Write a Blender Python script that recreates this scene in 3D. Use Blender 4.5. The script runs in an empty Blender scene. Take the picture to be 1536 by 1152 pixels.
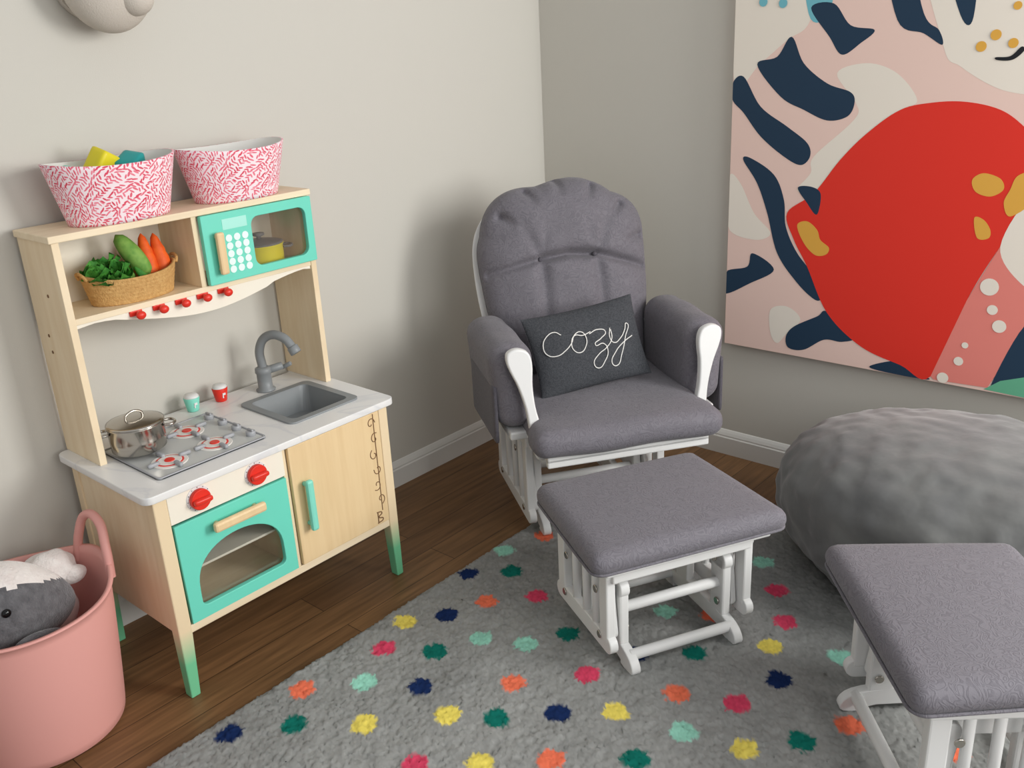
import bpy, bmesh, math, random
import numpy as np
from mathutils import Vector, Matrix, Euler, noise as mnoise
random.seed(7); rng=np.random.default_rng(7)
sc=bpy.context.scene
try:
    sc.view_settings.view_transform='Standard'; sc.view_settings.look='None'
except Exception: pass
col=sc.collection

# ------------------------------------------------------------ materials
def lin(c):
    return tuple(((x/255)/12.92 if x/255<=.04045 else ((x/255+.055)/1.055)**2.4) for x in c)+(1,)
M={}
def mat(name,rgb,rough=.6,metal=0,var=.0,vscale=8,bump=0,bscale=200,stretch=(1,1,1),rgb2=None,sheen=0,spec=.4,detail=3):
    if name in M: return M[name]
    m=bpy.data.materials.new(name); m.use_nodes=True; nt=m.node_tree; N=nt.nodes; L=nt.links
    b=N['Principled BSDF']; b.inputs['Roughness'].default_value=rough; b.inputs['Metallic'].default_value=metal
    b.inputs['Specular IOR Level'].default_value=spec
    if sheen: b.inputs['Sheen Weight'].default_value=sheen
    c=lin(rgb); b.inputs['Base Color'].default_value=c
    tc=N.new('ShaderNodeTexCoord'); mp=N.new('ShaderNodeMapping'); mp.inputs['Scale'].default_value=stretch
    L.new(tc.outputs['Object'],mp.inputs[0])
    if var or rgb2:
        n=N.new('ShaderNodeTexNoise'); n.inputs['Scale'].default_value=vscale; n.inputs['Detail'].default_value=detail
        L.new(mp.outputs[0],n.inputs['Vector'])
        r=N.new('ShaderNodeValToRGB'); r.color_ramp.elements[0].position=.35; r.color_ramp.elements[1].position=.65
        c2=lin(rgb2) if rgb2 else tuple(x*(1-var) for x in c[:3])+(1,)
        r.color_ramp.elements[0].color=c2; r.color_ramp.elements[1].color=c
        L.new(n.outputs['Fac'],r.inputs[0]); L.new(r.outputs[0],b.inputs['Base Color'])
    if bump:
        n2=N.new('ShaderNodeTexNoise'); n2.inputs['Scale'].default_value=bscale; n2.inputs['Detail'].default_value=2
        L.new(mp.outputs[0],n2.inputs['Vector'])
        bp=N.new('ShaderNodeBump'); bp.inputs['Strength'].default_value=bump; bp.inputs['Distance'].default_value=.003
        L.new(n2.outputs['Fac'],bp.inputs['Height']); L.new(bp.outputs[0],b.inputs['Normal'])
    M[name]=m; return m
wall_m=mat('wall_paint',(199,196,188),.85,bump=.08,bscale=350,spec=.2)
trim_m=mat('trim_paint',(216,215,211),.5)
white_m=mat('white_painted_wood',(222,222,221),.4)
birch=mat('birch_wood',(234,215,183),.5,rgb2=(227,205,170),vscale=6,stretch=(1,8,1),var=.1)
birch_x=mat('birch_wood_grain_x',(235,218,188),.5,rgb2=(227,208,176),vscale=5,stretch=(1,10,10))
birch_z=mat('birch_wood_grain_z',(227,200,156),.5,rgb2=(221,192,147),vscale=4,stretch=(14,14,1))
cream_p=mat('cream_panel',(236,229,214),.5)
mint=mat('mint_paint',(108,210,188),.45)
mint_l=mat('mint_light',(132,216,196),.45)
red=mat('red_plastic',(220,50,36),.35)
grey_pl=mat('grey_plastic',(132,136,138),.4)
grey_s=mat('grey_stove_parts',(160,162,166),.4)
grey_d=mat('grey_plastic_dark',(104,106,108),.4)
lgrey=mat('silver_tray',(192,194,192),.25,metal=.0)
steel=mat('stainless_steel',(185,180,172),.18,metal=1)
dark=mat('dark_plastic',(40,38,38),.4)
black=mat('black_gloss',(10,10,12),.1)
yellow=mat('yellow_plastic',(225,208,40),.4)
teal_m=mat('teal_plastic',(30,150,150),.4)
brownp=mat('brown_print',(120,88,60),.7)
def fabric(name,c1,c2):
    """woven upholstery with a faint embossed swirl pattern"""
    m=bpy.data.materials.new(name);m.use_nodes=True;N=m.node_tree.nodes;L=m.node_tree.links;b=N['Principled BSDF']
    b.inputs['Roughness'].default_value=.7;b.inputs['Specular IOR Level'].default_value=.3;b.inputs['Sheen Weight'].default_value=.15
    tc=N.new('ShaderNodeTexCoord')
    n=N.new('ShaderNodeTexNoise');n.inputs['Scale'].default_value=30;n.inputs['Detail'].default_value=1;n.inputs['Distortion'].default_value=1.4;L.new(tc.outputs['Object'],n.inputs['Vector'])
    s=N.new('ShaderNodeMath');s.operation='MULTIPLY';s.inputs[1].default_value=52;L.new(n.outputs['Fac'],s.inputs[0])
    si=N.new('ShaderNodeMath');si.operation='SINE';L.new(s.outputs[0],si.inputs[0])
    mr=N.new('ShaderNodeMapRange');mr.inputs['From Min'].default_value=-.2;mr.inputs['From Max'].default_value=.8;L.new(si.outputs[0],mr.inputs[0])
    w=N.new('ShaderNodeTexNoise');w.inputs['Scale'].default_value=420;L.new(tc.outputs['Object'],w.inputs['Vector'])
    mx=N.new('ShaderNodeMix');mx.data_type='RGBA';mx.inputs['A'].default_value=lin(c1);mx.inputs['B'].default_value=lin(c2);L.new(mr.outputs[0],mx.inputs['Factor']);L.new(mx.outputs['Result'],b.inputs['Base Color'])
    ad=N.new('ShaderNodeMath');ad.operation='MULTIPLY_ADD';ad.inputs[1].default_value=.8;L.new(w.outputs['Fac'],ad.inputs[0]);L.new(mr.outputs[0],ad.inputs[2])
    bp=N.new('ShaderNodeBump');bp.inputs['Strength'].default_value=.35;bp.inputs['Distance'].default_value=.0012;L.new(ad.outputs[0],bp.inputs['Height']);L.new(bp.outputs[0],b.inputs['Normal'])
    return m
fab=fabric('grey_patterned_upholstery',(109,106,113),(99,96,103))
fab_d=fabric('grey_upholstery_dark',(84,81,88),(76,73,80))
velvet=mat('bean_bag_velvet',(108,109,108),.7,rgb2=(92,93,94),vscale=7,bump=.7,bscale=24,sheen=.35,spec=.25,detail=6)
pil=mat('charcoal_fabric',(76,78,82),.9,rgb2=(60,62,66),vscale=250,bump=.6,bscale=500,spec=.15)
pil_w=mat('white_fabric',(222,220,216),.9)
plush_g=mat('grey_plush',(104,103,106),.95,rgb2=(86,85,88),vscale=60,bump=1,bscale=220,sheen=.4,spec=.1)
plush_w=mat('white_plush',(228,222,218),.95,rgb2=(218,208,204),vscale=40,bump=1,bscale=160,sheen=.4,spec=.1)
pink=mat('pink_rubber',(222,160,152),.5,spec=.35)
beige=mat('beige_felt',(200,192,182),.9,bump=.4,bscale=300,spec=.15)
rope=mat('tan_rope',(206,164,104),.85,rgb2=(190,146,88),vscale=120,bump=.8,bscale=250)
orange=mat('carrot_orange',(236,100,28),.6,rgb2=(220,84,24),vscale=60)
green=mat('leaf_green',(78,154,54),.7,rgb2=(48,118,40),vscale=50,bump=.6,bscale=120)
green_l=mat('pale_green',(130,170,80),.7,rgb2=(96,146,60),vscale=50)

def marble():
    m=bpy.data.materials.new('white_marble'); m.use_nodes=True; nt=m.node_tree;N=nt.nodes;L=nt.links;b=N['Principled BSDF']
    b.inputs['Roughness'].default_value=.3
    tc=N.new('ShaderNodeTexCoord');n=N.new('ShaderNodeTexNoise');n.inputs['Scale'].default_value=4;n.inputs['Detail'].default_value=5;n.inputs['Distortion'].default_value=1.0
    L.new(tc.outputs['Object'],n.inputs['Vector'])
    r=N.new('ShaderNodeValToRGB');e=r.color_ramp.elements;e[0].position=.47;e[0].color=lin((228,227,225));e[1].position=.53;e[1].color=lin((228,227,225))
    k=e.new(.5);k.color=lin((216,216,217)); L.new(n.outputs['Fac'],r.inputs[0]);L.new(r.outputs[0],b.inputs['Base Color']);return m
marble_m=marble()
def floor_mat():
    m=bpy.data.materials.new('brown_wood_planks');m.use_nodes=True;nt=m.node_tree;N=nt.nodes;L=nt.links;b=N['Principled BSDF']
    tc=N.new('ShaderNodeTexCoord')
    br=N.new('ShaderNodeTexBrick');br.inputs['Scale'].default_value=1;br.inputs['Brick Width'].default_value=1.1;br.inputs['Row Height'].default_value=.1
    br.inputs['Mortar Size'].default_value=.0012;br.inputs['Color1'].default_value=lin((130,97,64));br.inputs['Color2'].default_value=lin((110,80,53));br.inputs['Mortar'].default_value=lin((60,43,29))
    br.offset=.37
    L.new(tc.outputs['Object'],br.inputs['Vector'])
    mp=N.new('ShaderNodeMapping');mp.inputs['Scale'].default_value=(1.5,22,1);L.new(tc.outputs['Object'],mp.inputs[0])
    n=N.new('ShaderNodeTexNoise');n.inputs['Scale'].default_value=3;n.inputs['Detail'].default_value=6;n.inputs['Distortion'].default_value=.6;L.new(mp.outputs[0],n.inputs['Vector'])
    mr=N.new('ShaderNodeMapRange');mr.inputs['From Min'].default_value=.3;mr.inputs['From Max'].default_value=.7;mr.inputs['To Min'].default_value=.65;mr.inputs['To Max'].default_value=1.2;L.new(n.outputs['Fac'],mr.inputs[0])
    mx=N.new('ShaderNodeMix');mx.data_type='RGBA';mx.blend_type='MULTIPLY';mx.inputs['Factor'].default_value=1
    L.new(br.outputs['Color'],mx.inputs['A']);L.new(mr.outputs[0],mx.inputs['B']);L.new(mx.outputs['Result'],b.inputs['Base Color'])
    b.inputs['Roughness'].default_value=.42;b.inputs['Specular IOR Level'].default_value=.3;return m
def leg_mat():
    m=bpy.data.materials.new('birch_with_mint_dip');m.use_nodes=True;nt=m.node_tree;N=nt.nodes;L=nt.links;b=N['Principled BSDF'];b.inputs['Roughness'].default_value=.5
    tc=N.new('ShaderNodeTexCoord');s=N.new('ShaderNodeSeparateXYZ');L.new(tc.outputs['Object'],s.inputs[0])
    r=N.new('ShaderNodeValToRGB');e=r.color_ramp.elements;e[0].position=.09;e[0].color=lin((112,192,146));e[1].position=.18;e[1].color=lin((230,208,172))
    L.new(s.outputs['Z'],r.inputs[0]);L.new(r.outputs[0],b.inputs['Base Color']);return m
leg_m=leg_mat()
def leaf_mat():
    m=bpy.data.materials.new('white_cloth_pink_leaf_print');m.use_nodes=True;nt=m.node_tree;N=nt.nodes;L=nt.links;b=N['Principled BSDF'];b.inputs['Roughness'].default_value=.85
    uv=N.new('ShaderNodeUVMap')
    prev=None
    for k,(scl,rnd) in enumerate(((84,.55),(84,.6))):
        mp=N.new('ShaderNodeMapping');mp.inputs['Location'].default_value=(.0057*k,.0051*k,0);L.new(uv.outputs[0],mp.inputs[0])
        v=N.new('ShaderNodeTexVoronoi');v.voronoi_dimensions='2D';v.inputs['Scale'].default_value=scl;v.inputs['Randomness'].default_value=rnd;L.new(mp.outputs[0],v.inputs['Vector'])
        sb=N.new('ShaderNodeVectorMath');sb.operation='SUBTRACT';L.new(mp.outputs[0],sb.inputs[0]);L.new(v.outputs['Position'],sb.inputs[1])
        sx=N.new('ShaderNodeSeparateColor');L.new(v.outputs['Color'],sx.inputs[0])
        an=N.new('ShaderNodeMath');an.operation='MULTIPLY';an.inputs[1].default_value=6.28;L.new(sx.outputs[0],an.inputs[0])
        rt=N.new('ShaderNodeVectorRotate');rt.rotation_type='Z_AXIS';L.new(sb.outputs[0],rt.inputs['Vector']);L.new(an.outputs[0],rt.inputs['Angle'])
        sc_=N.new('ShaderNodeVectorMath');sc_.operation='MULTIPLY';sc_.inputs[1].default_value=(155,500,0) if k==0 else (180,580,0);L.new(rt.outputs[0],sc_.inputs[0])
        ln=N.new('ShaderNodeVectorMath');ln.operation='LENGTH';L.new(sc_.outputs[0],ln.inputs[0])
        lt=N.new('ShaderNodeMath');lt.operation='LESS_THAN';lt.inputs[1].default_value=.95;L.new(ln.outputs['Value'],lt.inputs[0])
        cr_=N.new('ShaderNodeValToRGB');cr_.color_ramp.elements[0].color=lin((212,62,88));cr_.color_ramp.elements[1].color=lin((232,130,148));L.new(sx.outputs[1],cr_.inputs[0])
        mx=N.new('ShaderNodeMix');mx.data_type='RGBA';L.new(lt.outputs[0],mx.inputs['Factor'])
        if prev is None: mx.inputs['A'].default_value=lin((240,224,229))
        else: L.new(prev,mx.inputs['A'])
        L.new(cr_.outputs[0],mx.inputs['B']);prev=mx.outputs['Result']
    L.new(prev,b.inputs['Base Color']);return m
leaf_m=leaf_mat()
def glass_mat():
    m=bpy.data.materials.new('clear_plastic_window');m.use_nodes=True;nt=m.node_tree;N=nt.nodes;L=nt.links
    N.remove(N['Principled BSDF']);t=N.new('ShaderNodeBsdfTransparent');t.inputs[0].default_value=(.95,.95,.94,1);g=N.new('ShaderNodeBsdfGlossy');g.inputs['Roughness'].default_value=.08
    x=N.new('ShaderNodeMixShader');x.inputs[0].default_value=.07;L.new(t.outputs[0],x.inputs[1]);L.new(g.outputs[0],x.inputs[2]);L.new(x.outputs[0],N['Material Output'].inputs[0]);return m
glass=glass_mat()

# ------------------------------------------------------------ helpers
def empty(name,loc=(0,0,0),rz=0,parent=None):
    e=bpy.data.objects.new(name,None);e.empty_display_size=.1;col.objects.link(e);e.location=loc;e.rotation_euler=(0,0,rz)
    if parent:e.parent=parent
    return e
def mk(name,me,m,parent,smooth=False,bevel=0,M4=None,sub=0,seg=2):
    if m is not None and len(me.materials)==0: me.materials.append(m)
    if M4 is not None: me.transform(M4)
    o=bpy.data.objects.new(name,me);col.objects.link(o)
    if parent: o.parent=parent
    if smooth:
        for p in me.polygons:p.use_smooth=True
    if bevel:
        b=o.modifiers.new('bevel','BEVEL');b.width=bevel;b.segments=seg;b.limit_method='ANGLE';b.angle_limit=.6
    return o
def box(name,lo,hi,m,parent=None,bevel=.003,M4=None):
    x0,y0,z0=lo;x1,y1,z1=hi
    me=bpy.data.meshes.new(name)
    me.from_pydata([(x0,y0,z0),(x1,y0,z0),(x1,y1,z0),(x0,y1,z0),(x0,y0,z1),(x1,y0,z1),(x1,y1,z1),(x0,y1,z1)],[],[(0,3,2,1),(4,5,6,7),(0,1,5,4),(1,2,6,5),(2,3,7,6),(3,0,4,7)])
    return mk(name,me,m,parent,bevel=bevel,M4=M4)
def lathe(name,prof,m,parent=None,loc=(0,0,0),seg=40,sx=1,sy=1,M4=None,uvh=None,func=None,smooth=True,opentop=False):
    V=[];F=[]
    for r,z in prof:
        for i in range(seg):
            a=2*math.pi*i/seg;p=[r*math.cos(a)*sx,r*math.sin(a)*sy,z]
            if func:p=func(p,a,r,z)
            V.append((p[0]+loc[0],p[1]+loc[1],p[2]+loc[2]))
    n=len(prof)
    for j in range(n-1):
        for i in range(seg):
            F.append((j*seg+i,j*seg+(i+1)%seg,(j+1)*seg+(i+1)%seg,(j+1)*seg+i))
    F.append(tuple(reversed(range(seg))))
    if not opentop:F.append(tuple(range((n-1)*seg,n*seg)))
    me=bpy.data.meshes.new(name);me.from_pydata(V,[],F)
    if uvh:
        ul=me.uv_layers.new(name='UVMap')
        for p in me.polygons:
            for li,vi in zip(p.loop_indices,p.vertices):
                j,i=divmod(vi,seg)
                if i==0 and any((v%seg)==seg-1 for v in p.vertices): i=seg
                ul.data[li].uv=(i/seg*uvh,prof[j][1])
    if smooth:
        for p in me.polygons:p.use_smooth=len(p.vertices)==4
    return mk(name,me,m,parent,M4=M4)
def align(p0,p1):
    d=Vector(p1)-Vector(p0);return Matrix.Translation(p0)@d.to_track_quat('Z','Y').to_matrix().to_4x4(),d.length
def cyl(name,p0,p1,r,m,parent=None,r2=None,seg=24,bev=.0015):
    T,h=align(p0,p1);r2=r if r2 is None else r2;b=min(bev,r*.4,h*.3)
    return lathe(name,[(r-b,0),(r,b),(r2,h-b),(r2-b,h)],m,parent,seg=seg,M4=T)
def sph(name,c,rad,m,parent=None,seg=32,rings=20,rot=None,disp=0,dscale=8):
    me=bpy.data.meshes.new(name);bm=bmesh.new();bmesh.ops.create_uvsphere(bm,u_segments=seg,v_segments=rings,radius=1);
    R=(Euler(rot).to_matrix() if rot else Matrix.Identity(3))
    for v in bm.verts:
        p=Vector((v.co.x*rad[0],v.co.y*rad[1],v.co.z*rad[2]))
        if disp: p*=1+disp*mnoise.noise((p+Vector(c))*dscale)
        v.co=R@p+Vector(c)
    bm.to_mesh(me);bm.free();return mk(name,me,m,parent,smooth=True)
def curvemesh(cu):
    o=bpy.data.objects.new('tmp',cu);col.objects.link(o);bpy.context.view_layer.update()
    me=bpy.data.meshes.new_from_object(o.evaluated_get(bpy.context.evaluated_depsgraph_get()));bpy.data.objects.remove(o);bpy.data.curves.remove(cu);return me
def tube(name,pts,r,m,parent=None,cyc=False,smooth=True,M4=None,res=6,radii=None):
    cu=bpy.data.curves.new(name,'CURVE');cu.dimensions='3D';cu.bevel_depth=r;cu.bevel_resolution=4;cu.use_fill_caps=True;cu.resolution_u=res
    s=cu.splines.new('BEZIER');s.bezier_points.add(len(pts)-1)
    for i,(b,p) in enumerate(zip(s.bezier_points,pts)):
        b.co=p;h='AUTO' if smooth else 'VECTOR';b.handle_left_type=h;b.handle_right_type=h
        if radii:b.radius=radii[i]
    s.use_cyclic_u=cyc
    me=curvemesh(cu);return mk(name,me,m,parent,smooth=True,M4=M4)
def cr(pts,n=8):
    o=[];k=len(pts)
    for i in range(k):
        p0,p1,p2,p3=[Vector(pts[(i+j-1)%k]) for j in range(4)]
        for s in range(n):
            t=s/n;o.append(.5*((2*p1)+(-p0+p2)*t+(2*p0-5*p1+4*p2-p3)*t*t+(-p0+3*p1-3*p2+p3)*t**3))
    return [tuple(v) for v in o]
def plate(name,outs,th,m,parent=None,M4=None,bev=0,smooth=False):
    """flat board: outlines in (u,v) plane, first outer, rest holes; thickness th towards +w"""
    cu=bpy.data.curves.new(name,'CURVE');cu.dimensions='2D';cu.fill_mode='BOTH';cu.extrude=th/2-bev;cu.bevel_depth=bev;cu.bevel_resolution=2;cu.offset=-bev
    for o in outs:
        s=cu.splines.new('POLY');s.points.add(len(o)-1)
        for p,q in zip(s.points,o):p.co=(q[0],q[1],0,1)
        s.use_cyclic_u=True
    me=curvemesh(cu);me.transform(Matrix.Translation((0,0,th/2)));return mk(name,me,m,parent,M4=M4)
def rrect(x0,y0,x1,y1,r,n=6):
    o=[]
    for cx,cy,a in((x1-r,y1-r,0),(x0+r,y1-r,90),(x0+r,y0+r,180),(x1-r,y0+r,270)):
        for i in range(n+1):
            t=math.radians(a+90*i/n);o.append((cx+r*math.cos(t),cy+r*math.sin(t)))
    return o
def circ(cx,cy,r,n=28): return [(cx+r*math.cos(2*math.pi*i/n),cy+r*math.sin(2*math.pi*i/n)) for i in range(n)]
FR=lambda y:Matrix.Translation((0,y,0))@Matrix.Rotation(math.pi/2,4,'X')   # (u,v,w)->(x,-w,z) facing -Y
SD=lambda x:Matrix(((0,0,1,x),(1,0,0,0),(0,1,0,0),(0,0,0,1)))               # (u,v,w)->(x+w, u(y), v(z))
UP=lambda z:Matrix.Translation((0,0,z))
def rbox(name,c,size,r,m,parent=None,n=14,puff=0,M4=None,fn=None):
    V=[];F=[];idx={}
    h=[s/2 for s in size];r=min(r,*h)
    def add(p):
        k=tuple(round(x,5) for x in p)
        if k in idx:return idx[k]
        q=[p[i]*h[i] for i in range(3)]
        inn=[max(-(h[i]-r),min(h[i]-r,q[i])) for i in range(3)]
        d=Vector([q[i]-inn[i] for i in range(3)])
        if d.length>1e-9: d=d.normalized()*r
        q=Vector(inn)+d
        if puff:
            q.z+=math.copysign(puff,q.z)*(1-min(1,abs(p[0]))**2.5)*(1-min(1,abs(p[1]))**2.5) if abs(q.z)>h[2]*.3 else 0
        if fn:q=Vector(fn(q,p))
        idx[k]=len(V);V.append(tuple(q+Vector(c)));return idx[k]
    def sp(t): return math.sin(t*math.pi/2)*.35+t*.65
    g=[sp(-1+2*i/n) for i in range(n+1)]
    for ax in range(3):
        for s in(-1,1):
            a,b=[i for i in range(3) if i!=ax]
            for i in range(n):
                for j in range(n):
                    q=[]
                    for di,dj in((0,0),(1,0),(1,1),(0,1)):
                        p=[0,0,0];p[ax]=s;p[a]=g[i+di];p[b]=g[j+dj];q.append(add(p))
                    if (s==1)!=(ax==1):F.append(q)
                    else:F.append(q[::-1])
    me=bpy.data.meshes.new(name);me.from_pydata(V,[],F);return mk(name,me,m,parent,smooth=True,M4=M4)

# ------------------------------------------------------------ camera
S=1.2
C=Vector((-2.2929,-1.8642,1.1971))*S;yaw,pit,rol,f=.7289,-.3593,-.0522,1395.12
fw=Vector((math.cos(pit)*math.cos(yaw),math.cos(pit)*math.sin(yaw),math.sin(pit)))
r_=Vector((math.sin(yaw),-math.cos(yaw),0));u_=r_.cross(fw)
rr=r_*math.cos(rol)+u_*math.sin(rol);uu=-r_*math.sin(rol)+u_*math.cos(rol)
cd=bpy.data.cameras.new('camera');cam=bpy.data.objects.new('camera',cd);col.objects.link(cam)
R=Matrix((rr,uu,-fw)).transposed().to_4x4();cam.matrix_world=Matrix.Translation(C)@R
cd.sensor_width=36;cd.lens=f/1536*36;cd.clip_start=.05;sc.camera=cam

# ------------------------------------------------------------ room
box('floor',(-4.2,-4.2,-.1),(.1,.1,0),floor_mat(),bevel=0)
box('wall_left',(-4.2,0,0),(.1,.1,2.5),wall_m,bevel=0)
box('wall_right',(0,-4.2,0),(.1,0,2.5),wall_m,bevel=0)
def baseboard(name,along):
    prof=[(0,0),(.015,0),(.015,.062),(.012,.066),(.012,.071),(.008,.08),(.003,.088),(0,.09)]
    V=[];F=[]
    for s in (0,1):
        for d,z in prof:
            V.append(((-4.2+4.2*s),-d,z) if along=='x' else (-d,(-4.2+4.2*s),z))
    n=len(prof)
    for i in range(n-1):F.append((i,i+1,n+i+1,n+i))
    me=bpy.data.meshes.new(name);me.from_pydata(V,[],F);return mk(name,me,trim_m,None)
baseboard('baseboard_left','x');baseboard('baseboard_right','y')

# ------------------------------------------------------------ painting
B62='0123456789ABCDEFGHIJKLMNOPQRSTUVWXYZabcdefghijklmnopqrstuvwxyz'
def dec(s): return [(-(B62.index(s[i])*62+B62.index(s[i+1]))/1000,(B62.index(s[i+2])*62+B62.index(s[i+3]))/1000) for i in range(0,len(s),4)]
# canvas outlines measured in mm on the canvas itself (distance along wall, height)
sh="CmOBH7NwGXN7FSMIE9LHClKM|FbOAHGO4HUNZGXNAFrNf|GXNdHbNlIRMoJXMZIxM2I8LZHUMM|JcNvKXNrLaN9MHMSMTLrLfMLKUMw|M3NmNNNhNbMvN4N1|DyLDEzLYFfMQGLLEHXKKIfJwItJSIbIrHeIfGTJ8FGJj|CgKMDHKfEFJGFgILGkHbGvGyGTGYFaGvEJHqDMIwCiJZ|DQGfDoGmF7G1FiEpFtDVGZCEHhB0HzABHf9xGfAhFVC6ErE5EEFY|GPFSH3FYHZFHHYETHNEEGvEk|CeAmDsBDE9BxFNBEE6AMCc9b|Gd8OHp97IK9RJl8OJB80IG7xHF7FGP7CGE7m|Kh72M67YN578NQ6rLD6r|FvEBHEFFIQGtJaI8KzJBMNJVNjJXP5JEQ4IZR3HXR2FuPnDWOjAyNY73M77LK87wIK9NH8BbGMCs|GUDcGzDrHWDUHjD0IBCfI3CJHVCEGtCl|OKGIOkGbPRGPPcFxP8FdOWFn|ObEfOzEcPJECPHDpOoDo|PsFyQ4GXQYGeQpFcQ1EqPhFO|HyKlJKLBKhKjLfJbKzJBJaI8IQGtHEFFGNFMH0GCH7GzIvIiIxJS|LVNoQwNURTJlPuJqOiK9NJKyMXLm|NY73OjAyPnDWQjFKRmCIRE9pQ370Ni6v|PnDWQhFbRvErRZByQdC9|QB76RBA7SGAbSc85Qa7F|Pv6uQY7RSb8ESo6i|CfFnDJFUE8E2F5D5EBCfCeDD|FI95GC9OGx8oGH7yFl7LFM7p|OeLJPCLLPZLhPgLXPILCOjLC".split('|')
sh=[dec(s) for s in sh]
for i in (0,1,3,4,18):
    sh[i]=[(y,z+.14 if z>1.465 else z) for y,z in sh[i]]
cream=mat('paint_cream',(234,226,214),.7);peach=mat('paint_pale_pink',(234,204,193),.7);navy=mat('paint_navy',(24,52,76),.7)
predm=mat('paint_red',(224,48,34),.65);ochre=mat('paint_ochre',(222,168,70),.7);salmon=mat('paint_salmon',(228,132,122),.7)
pblue=mat('paint_light_blue',(112,182,196),.7);pgreen=mat('paint_green',(98,172,138),.7);pblk=mat('paint_black',(20,24,30),.7)
art=empty('abstract_animal_painting',(0,0,0))
Y0,Y1,Z0,Z1=-.787,-2.25,.422,1.85
box('stretched_canvas',(-.036,Y1,Z0),(.0008,Y0,Z1),peach,art,bevel=.001)
order=[(0,cream),(17,cream),(18,cream),(23,cream),(24,cream),(1,pblue),(2,navy),(3,navy),(4,navy),(5,navy),(6,navy),(7,navy),(9,navy),(10,navy),(11,navy),(12,predm),(8,navy),(19,salmon),(20,cream),(21,navy),(22,pgreen),(13,ochre),(14,ochre),(15,ochre),(16,ochre),(25,pblk)]
extra=[(circ(-1.490,1.348,.013),ochre),(circ(-1.522,1.375,.013),ochre),(circ(-1.565,1.354,.012),ochre),(circ(-1.564,1.442,.01),ochre),
 (circ(-1.586,.724,.024),cream),(circ(-1.601,.661,.014),cream),(circ(-1.624,.617,.018),cream),(circ(-1.543,.548,.009),cream),(circ(-1.531,.498,.013),cream),(circ(-1.494,.44,.016),cream),(circ(-.878,1.489,.013),pblue),(circ(-.94,1.482,.013),pblue),
 (circ(-1.95,1.1,.13),navy),(circ(-2.0,.7,.1),pgreen),(circ(-1.2,1.72,.08),navy)]
lst=[(cr(sh[i],7) if i not in (19,22) else sh[i],m_) for i,m_ in order]+extra
for k,(pts,m_) in enumerate(lst):
    x=-.0361-.00006*k
    P=[(max(Y1+.001,min(Y0-.0005,y)),max(Z0+.0005,min(Z1-.001,z))) for y,z in pts]
    Q=[];
    for p in P:
        if not Q or (abs(p[0]-Q[-1][0])+abs(p[1]-Q[-1][1]))>1e-5:Q.append(p)
    bm=bmesh.new();vs=[bm.verts.new((x,y,z)) for y,z in Q];fc=bm.faces.new(vs);bm.normal_update()
    if fc.normal.x>0:fc.normal_flip()
    bmesh.ops.triangulate(bm,faces=[fc],ngon_method='EAR_CLIP')
    me=bpy.data.meshes.new('painted_shape');bm.to_mesh(me);bm.free();mk('painted_shape_%d'%k,me,m_,art)

# ------------------------------------------------------------ rug
ds="nIb9omG59ntHJBHoDuATpI9DUoJlBynLYBIyMvACpOhAptNbCfmLrDXmL2FHtJUGAmQYBnoSMAGnPTDjoNBGQpL6IKnIxJAtHXKvoJyLayFNN1nH3OBpJ8NZpDXMlpBeLUm9tJzmFqIUoEsKBmENPSyM8KOnNRIktOyHCyPxFgyS8DatTgBZnVRA7mLXMooHpR9tJVQCyL2OsoPNK0tNeMEyQyIFpSOGUtDsFn"
dots=[]
v62=lambda s:B62.index(s[0])*62+B62.index(s[1])
i=0
while i+5<=len(ds):
    dots.append((ds[i],-v62(ds[i+1:i+3])/1000,-v62(ds[i+3:i+5])/1000));i+=5
RX0,RX1,RY0,RY1=-2.65,-.36,-2.75,-.563
cyc='npytmo';q=0
gx=RX0+.1;row=0
while gx<RX1-.05:
    gy=RY0+.1+(row%2)*.09
    while gy<RY1-.05:
        px=gx+random.uniform(-.02,.02);py=gy+random.uniform(-.02,.02)
        if all((px-a)**2+(py-b)**2>.155**2 for _,a,b in dots): dots.append((cyc[q%6],px,py));q+=1
        gy+=.17
    gx+=.115;row+=1
DC={'n':(26,44,86),'m':(150,210,190),'t':(20,108,96),'o':(230,116,86),'p':(210,70,100),'y':(228,210,100)}
st=.0055
xs=np.arange(RX0,RX1,st);ys=np.arange(RY0,RY1,st);nx,ny=len(xs),len(ys)
X,Y=np.meshgrid(xs,ys,indexing='ij')
Xj=X+rng.normal(0,.0014,X.shape);Yj=Y+rng.normal(0,.0014,X.shape)
ed=np.minimum(np.minimum(X-RX0,RX1-X),np.minimum(Y-RY0,RY1-Y))
def smooth_noise(shape,cells):
    g=rng.random((shape[0]//cells+3,shape[1]//cells+3));a=np.arange(shape[0])/cells;b=np.arange(shape[1])/cells
    i0=a.astype(int);j0=b.astype(int);fa=(a-i0)[:,None];fb=(b-j0)[None,:];fa=fa*fa*(3-2*fa);fb=fb*fb*(3-2*fb)
    return (g[i0][:,j0]*(1-fa)+g[i0+1][:,j0]*fa)*(1-fb)+(g[i0][:,j0+1]*(1-fa)+g[i0+1][:,j0+1]*fa)*fb
Z=.009+.005*rng.random(X.shape)+.003*smooth_noise(X.shape,4)+.003*smooth_noise(X.shape,12);Z=Z*np.clip(ed/.012,0,1)**.5+.001
base=np.array(lin((144,145,143))[:3]);colr=np.ones((nx,ny,4));sn=smooth_noise(X.shape,5)*.4+smooth_noise(X.shape,34)*.7+rng.random(X.shape)*.55
colr[...,:3]=base*(0.66+.36*sn)[...,None]
wob=(smooth_noise(X.shape,2)-.5)*.009+rng.normal(0,.0018,X.shape)
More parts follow.
